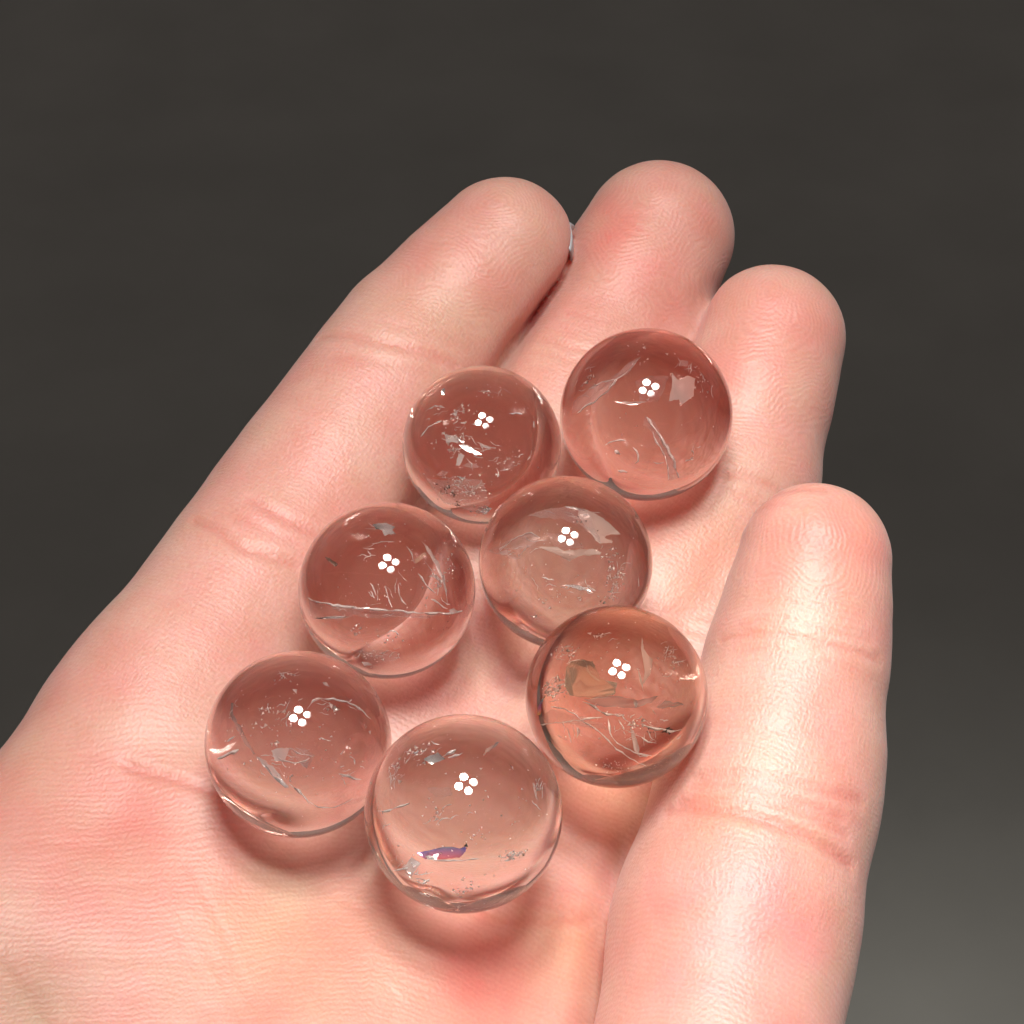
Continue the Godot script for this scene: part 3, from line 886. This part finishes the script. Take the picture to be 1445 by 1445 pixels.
func skin_material() -> StandardMaterial3D:
	# skin ridges: whorls on the fingertips, arcs across the fingers, sweeping lines on the palm; fine cross lines everywhere
	var fine := noise_bytes(21, 0.26, 2)
	var broad := noise_bytes(22, 0.012, 2)
	var height := PackedFloat32Array()
	height.resize(TEX * TEX)
	var mm := TEX_SPAN / TEX
	const G := 10                     # pixels between the spots where the nearest finger is looked up
	var chains := []
	for f in 4:
		var ch: Array = CHAINS[f]
		var pts := []
		for i in 4:
			pts.append(Vector3(ch[i * 4] + (PINKY_SHIFT if f == 3 else 0.0), ch[i * 4 + 2], ch[i * 4 + 3]))
		chains.append(pts)
	for gy in TEX / G:
		for gx in TEX / G:
			var c := TEX_LOW + Vector2(gx + 0.5, gy + 0.5) * (G * mm)
			var best := 1.5
			var from := Vector2.ZERO
			var along := Vector2.ZERO
			var seg := -1
			var whole := 1.0
			for pts in chains:
				for i in 3:
					var a := Vector2(pts[i].x, pts[i].y)
					var b := Vector2(pts[i + 1].x, pts[i + 1].y)
					var raw := (c - a).dot(b - a) / (b - a).length_squared()
					if i == 2 and raw > 1.05:
						continue
					var t := clampf(raw, 0.0, 1.0)
					var d := c.distance_to(a.lerp(b, t)) / lerpf(pts[i].z, pts[i + 1].z, t)
					if d < best:
						best = d
						from = a
						along = (b - a).normalized()
						seg = i
						whole = smoothstep(1.5, 1.1, d)
			var aside := Vector2(-along.y, along.x)
			for py in range(gy * G, gy * G + G):
				for px in range(gx * G, gx * G + G):
					var o := py * TEX + px
					var w := broad[o] * 0.0157 - 2.0
					var v := Vector2(px, py) * mm + TEX_LOW
					var q := fine[o] * 0.0039
					if seg < 0:
						var ph := (v.y * 0.96 + v.x * (0.10 if v.x < -12.0 else -0.35)) / 0.58 + w * 0.55
						height[o] = 0.5 + 0.12 * sin(ph * TAU) + 0.75 * (q - 0.5)
					else:
						var s := (v - from).dot(along)
						var l := (v - from).dot(aside)
						var stretched := fine[(int(l * 26.0 + 4000.0) % TEX) + (int(s * 3.4 + 1000.0) % TEX) * TEX] * 0.0039
						if seg == 0:
							var ph := sqrt((l - 0.8) * (l - 0.8) * (1.0 if s < 1.0 else 1.0 / (1.0 + 0.06 * (s - 1.0))) + (s - 1.0) * (s - 1.0) * 0.5) / 0.42 + w * 1.8
							height[o] = 0.5 + 0.15 * whole * sin(ph * TAU) + 0.75 * (q - 0.5)
						else:
							var ph := (s + l * l * 0.012) / 0.5 + w * 0.8
							height[o] = 0.5 + 0.09 * whole * sin(ph * TAU) + 0.7 * (q - 0.5) + 0.95 * whole * (stretched - 0.5)
	var im := Image.create_from_data(TEX, TEX, false, Image.FORMAT_RF, height.to_byte_array())
	# the ridges' crests are paler than the furrows between them
	var tone := PackedByteArray()
	tone.resize(TEX * TEX * 3)
	for i in TEX * TEX:
		var h := clampf((height[i] - 0.5) * 1.5, -1.0, 1.0)
		tone[i * 3] = int(244.0 + 9.0 * h)
		tone[i * 3 + 1] = int(234.0 + 19.0 * h)
		tone[i * 3 + 2] = int(234.0 + 19.0 * h)
	var m := StandardMaterial3D.new()
	m.albedo_texture = ImageTexture.create_from_image(Image.create_from_data(TEX, TEX, false, Image.FORMAT_RGB8, tone))
	m.vertex_color_use_as_albedo = true
	m.roughness = 0.50
	m.metallic_specular = 0.55
	m.subsurf_scatter_enabled = true
	m.subsurf_scatter_strength = 0.48
	m.rim_enabled = true
	m.rim = 0.2
	m.rim_tint = 0.0
	m.heightmap_enabled = true
	m.heightmap_texture = ImageTexture.create_from_image(im)
	m.heightmap_scale = 0.0065
	return m

func build_nails(hand: Node3D) -> void:
	var m := mat(Color(0.40, 0.44, 0.47), 0.35)
	var roll := [1.15, 0.0, 0.0, 0.0]
	for f in 4:
		var ch: Array = CHAINS[f]
		var tip := Vector3(ch[0], ch[1], ch[2])
		var back := (Vector3(ch[4], ch[5], ch[6]) - tip).normalized()
		var down := (Vector3.DOWN - back * Vector3.DOWN.dot(back)).normalized().rotated(back, roll[f])
		var across := back.cross(down)
		var r: float = ch[3]
		var st := SurfaceTool.new()
		st.begin(Mesh.PRIMITIVE_TRIANGLES)
		for layer in 2:
			for i in 9:
				for j in 13:
					var a := lerpf(-0.62, 0.62, j / 12.0)
					var s := lerpf(-r * 0.92 + 1.6 * a * a, -3.0 if f == 0 else 7.0, i / 8.0)
					var bulge := r * sqrt(1.0 - pow(clampf(-s / r, 0.0, 0.82), 2.0))
					var rr := bulge + (-0.15 if f == 0 else 0.15) + (0.0 if layer else 0.35)
					st.add_vertex((tip + back * s + (down * cos(a) + across * sin(a)) * rr) * 0.001)
		for layer in 2:
			for i in 8:
				for j in 12:
					var o := layer * 117 + i * 13 + j
					var ids := [o, o + 1, o + 13, o + 1, o + 14, o + 13]
					if layer:
						ids.reverse()
					for k in ids:
						st.add_index(k)
		var rim := []
		for j in 13: rim.append(j)
		for i in range(1, 9): rim.append(i * 13 + 12)
		for j in range(11, -1, -1): rim.append(8 * 13 + j)
		for i in range(7, 0, -1): rim.append(i * 13)
		for k in rim.size():
			var p: int = rim[k]
			var q: int = rim[(k + 1) % rim.size()]
			for v in [p, p + 117, q, q, p + 117, q + 117]:
				st.add_index(v)
		st.generate_normals()
		obj("fingernail", st.commit(), m, hand)

# ---------------------------------------------------------------- crystal balls
var glass: StandardMaterial3D
# the faint warm tinge of each stone (linear)
var TINTS := [Color(0.92, 0.64, 0.58).linear_to_srgb(), Color(0.98, 0.88, 0.82).linear_to_srgb(), Color(0.93, 0.76, 0.71).linear_to_srgb(), Color(0.88, 0.73, 0.69).linear_to_srgb(), Color(0.83, 0.66, 0.60).linear_to_srgb(), Color(0.84, 0.62, 0.51).linear_to_srgb(), Color(0.93, 0.85, 0.81).linear_to_srgb()]
const BALL_LABELS := [
	"crystal ball on the middle and ring fingers, slanting needle crack in its lower half",
	"smallest crystal ball, on the index and middle fingers, grainy with white flakes through its centre",
	"crystal ball beside the index finger, one straight thread crack right across its middle",
	"crystal ball at the index finger's base, long grey crack slanting down through it",
	"middle crystal ball of the cluster, two flat beige fracture sheets inside",
	"crystal ball leaning against the little finger, with a greenish smoky flake inside",
	"largest crystal ball, nearest the wrist, small violet rainbow crack low inside",
]

func inner(ax: float, ay: float, z: float) -> Vector3:
	var k := 1.0 - 0.353 * (1.0 - z)
	var p := Vector3(ax * k, ay * k, 0)
	var room := sqrt(maxf(0.0, 0.93 - ax * ax * k * k - ay * ay * k * k))
	p.z = clampf(z, -room, room)
	return p if p.length() < 0.97 else p.normalized() * 0.97

func see_through(c: Color, alpha: float, rough: float, metal: float) -> StandardMaterial3D:
	var m := mat(c, rough, metal)
	m.albedo_color.a = alpha
	m.transparency = BaseMaterial3D.TRANSPARENCY_ALPHA
	m.cull_mode = BaseMaterial3D.CULL_DISABLED
	return m

func build_balls() -> void:
	glass = StandardMaterial3D.new()
	glass.albedo_color = Color(1, 1, 1, 0)
	glass.roughness = 0.0
	glass.metallic_specular = 0.5
	glass.refraction_enabled = true
	glass.refraction_scale = 0.0545
	var kinds := {
		"film": see_through(Color(0.92, 0.86, 0.90), 0.10, 0.12, 0.22),
		"flake": see_through(Color(0.95, 0.88, 0.87), 0.60, 0.18, 0.40),
		"bright": see_through(Color(0.97, 0.96, 0.97), 0.85, 0.24, 0.85),
		"beige": see_through(Color(0.92, 0.78, 0.72), 0.85, 0.16, 0.30),
		"smoke": see_through(Color(0.80, 0.80, 0.64), 0.34, 0.10, 0.65),
		"grey": see_through(Color(0.75, 0.74, 0.75), 0.40, 0.12, 0.45),
		"rainbow": see_through(Color(0.95, 0.95, 0.95), 0.60, 0.15, 0.6),
	}
	kinds["rainbow"].vertex_color_use_as_albedo = true
	var pale := see_through(Color(0.98, 0.96, 0.96), 0.80, 0.24, 0.05)
	pale.cull_mode = BaseMaterial3D.CULL_DISABLED
	var glint := mat(Color(0.97, 0.92, 0.91), 0.28, 0.85)
	var dark := mat(Color(0.04, 0.035, 0.03), 0.4)
	dark.cull_mode = BaseMaterial3D.CULL_DISABLED
	var names := {"film": "fracture_veil", "flake": "fracture_flake", "bright": "bright_flake", "beige": "fracture_sheet", "smoke": "smoky_flake", "grey": "grey_crack", "rainbow": "rainbow_crack"}
	for i in BALLS.size():
		var b: Array = BALLS[i]
		var ball := Node3D.new()
		ball.name = "crystal_ball"
		add_child(ball, true)
		ball.transform = Transform3D(view_basis, palm_frame * (Vector3(b[0], b[1], b[2]) * 0.001))
		tag(ball, BALL_LABELS[i], "crystal ball", "clear crystal balls in the palm")
		var r: float = b[3] * 0.001
		var s := SphereMesh.new()
		s.radius = r
		s.height = r * 2.0
		s.radial_segments = 160
		s.rings = 80
		var own := glass.duplicate()
		own.albedo_color = Color(TINTS[i], 0.0)
		obj("sphere", s, own, ball)
		rng.seed = 100 + i
		var bits := SurfaceTool.new()
		bits.begin(Mesh.PRIMITIVE_TRIANGLES)
		var soot := SurfaceTool.new()
		soot.begin(Mesh.PRIMITIVE_TRIANGLES)
		var sooty := false
		var hairs := SurfaceTool.new()
		var hairy := false
		for e in INCLUSIONS[i]:
			var kind: String = e[0]
			if kind == "specks" or kind == "dark":
				sooty = sooty or kind == "dark"
				for k in int(e[5]):
					var z := rng.randf_range(0.0, 0.6)
					var p := inner(e[1] + clampf(rng.randfn(0, 0.6), -1.3, 1.3) * e[3], e[2] + clampf(rng.randfn(0, 0.6), -1.3, 1.3) * e[4], z)
					chip(bits if kind == "specks" else soot, p * r, e[6] * r * rng.randf_range(0.4, 1.3))
			elif kind == "wisps":
				for k in int(e[5] * 0.6):
					var at := Vector2(e[1] + rng.randfn(0, 0.6) * e[3], e[2] + rng.randfn(0, 0.6) * e[4])
					var way: float = e[6] + rng.randfn(0, 0.5)
					var z := rng.randf_range(0.1, 0.5)
					var half := rng.randf_range(0.02, 0.09)
					var bow := rng.randf_range(-0.4, 0.4)
					var path := ["", z, rng.randf_range(0.003, 0.007), 0]
					for t: float in [-1.0, -0.3, 0.4, 1.0]:
						var q: Vector2 = at + Vector2(cos(way), sin(way)) * half * t + Vector2(-sin(way), cos(way)) * half * bow * t * t
						path.append_array([q.x, q.y])
					hairs.append_from(thread(path, r), 0, Transform3D())
				hairy = true
			elif kind == "thread":
				obj("fracture_thread", thread(e, r), pale, ball)
			else:
				obj(names[kind], sheet(e, r, kind == "rainbow"), kinds[kind], ball)
		bits.generate_normals()
		obj("inclusion_specks", bits.commit(), glint, ball).set_meta("kind", "stuff")
		if hairy:
			obj("feathery_wisps", hairs.commit(), pale, ball).set_meta("kind", "stuff")
		if sooty:
			soot.generate_normals()
			obj("dark_specks", soot.commit(), dark, ball).set_meta("kind", "stuff")

func chip(st: SurfaceTool, p: Vector3, size: float) -> void:
	# a thin splinter; many lie along the same cleavage, facing up and forward
	var face := Vector3(rng.randfn(0, 0.35), 0.33 + rng.randfn(0, 0.35), 1.0).normalized()
	var turn := Basis.looking_at(face, Vector3.UP.rotated(Vector3.FORWARD, rng.randf() * TAU))
	var long := rng.randf_range(0.3, 1.0)
	var q := [Vector3(-1, -0.3, 0), Vector3(0.7, -0.6 * long, 0), Vector3(0.3, long, 0), Vector3(0.0, 0.0, 0.12), Vector3(0.0, 0.0, -0.12)]
	for f in [[0, 1, 3], [1, 2, 3], [2, 0, 3], [1, 0, 4], [2, 1, 4], [0, 2, 4]]:
		for k in f:
			st.add_vertex(p + turn * (q[k] * size))

func thread(e: Array, r: float) -> Mesh:
	var c := Curve3D.new()
	for k in range(4, e.size(), 2):
		c.add_point(inner(e[k], e[k + 1], e[1] + 0.12 * sin(e[k] * 5.0)) * r)
	var long := c.get_baked_length()
	var n := maxi(4, int(long / (0.05 * r)))
	var st := SurfaceTool.new()
	st.begin(Mesh.PRIMITIVE_TRIANGLES)
	for k in n + 1:
		var p := c.sample_baked(long * k / n)
		var q := c.sample_baked(minf(long, long * k / n + 0.02 * r)) - c.sample_baked(maxf(0.0, long * k / n - 0.02 * r))
		var side := q.cross(Vector3(0, 0, 1)).normalized()
		var w: float = e[2] * r * rng.randf_range(0.15, 0.95) * (0.35 if k == 0 or k == n else 1.0)
		p += Vector3(rng.randf() - 0.5, rng.randf() - 0.5, rng.randf() - 0.5) * (0.014 * r)
		st.add_vertex(p - side * w)
		st.add_vertex(p + side * w + Vector3(0, 0, w * rng.randf_range(-0.6, 0.6)))
		st.add_vertex(p + Vector3(0, 0, -w * 0.9))
	for k in n:
		for j in 3:
			var a := k * 3 + j
			var b := k * 3 + (j + 1) % 3
			for v in [a, b, a + 3, b, b + 3, a + 3]:
				st.add_index(v)
	st.generate_normals()
	return st.commit()

func sheet(e: Array, r: float, rainbow: bool) -> Mesh:
	# the outline, with ragged edges, filled by rings that shrink to its middle; the sheet is gently curved
	var rough := PackedVector2Array()
	var n := (e.size() - 4) / 2
	for k in n:
		var a := Vector2(e[4 + k * 2], e[5 + k * 2])
		var b := Vector2(e[4 + (k + 1) % n * 2], e[5 + (k + 1) % n * 2])
		rough.append(a)
		for j in 3:
			var w := 0.05 * a.distance_to(b)
			rough.append(a.lerp(b, (j + 1) / 4.0) + Vector2(rng.randf_range(-w, w), rng.randf_range(-w, w)))
	var mid := Vector2.ZERO
	for p in rough:
		mid += p / rough.size()
	var bend := rng.randf_range(-0.5, 0.5)
	var wave := rng.randf_range(6.0, 14.0)
	var st := SurfaceTool.new()
	st.begin(Mesh.PRIMITIVE_TRIANGLES)
	var ids := Geometry2D.triangulate_polygon(rough)
	for p in rough:
		var d := p - mid
		var z: float = e[1] + e[2] * d.x + e[3] * d.y + bend * d.length_squared() + (0.06 if e[0] == "smoke" else 0.022) * sin(wave * (d.x + 0.7 * d.y)) + 0.010 * sin(wave * 2.3 * (d.x - d.y) + 1.0)
		if rainbow:
			st.set_color(Color.from_hsv(fposmod(0.80 + d.x * 0.5 - d.y * 3.2, 1.0), 0.42, 0.95).srgb_to_linear())
		st.add_vertex(inner(p.x, p.y, z) * r)
	if ids.is_empty():
		for k in range(1, rough.size() - 1):
			ids.append_array([0, k, k + 1])
	for k in ids:
		st.add_index(k)
	st.generate_normals()
	return st.commit()

func build_fibre() -> void:
	var c := Curve3D.new()
	for p in [Vector3(-21.6, 10.35, 47.8), Vector3(-21.2, 10.5, 48.2), Vector3(-21.2, 10.4, 48.7), Vector3(-21.5, 10.3, 49.1)]:
		c.add_point(p * 0.001)
	var st := SurfaceTool.new()
	st.begin(Mesh.PRIMITIVE_TRIANGLES)
	var n := 12
	for k in n + 1:
		var p := c.sample_baked(c.get_baked_length() * k / n, true)
		for j in 5:
			st.add_vertex(p + Vector3(cos(j * TAU / 5), sin(j * TAU / 5), 0) * 0.00006)
	for k in n:
		for j in 5:
			var a := k * 5 + j
			var b := k * 5 + (j + 1) % 5
			for v in [a, b, a + 5, b, b + 5, a + 5]:
				st.add_index(v)
	st.generate_normals()
	var o := obj("lint_fibre", st.commit(), mat(Color(0.10, 0.04, 0.03), 0.7))
	o.transform = palm_frame
	tag(o, "tiny curled dark fibre lying on the bare palm below the crystal balls", "lint")
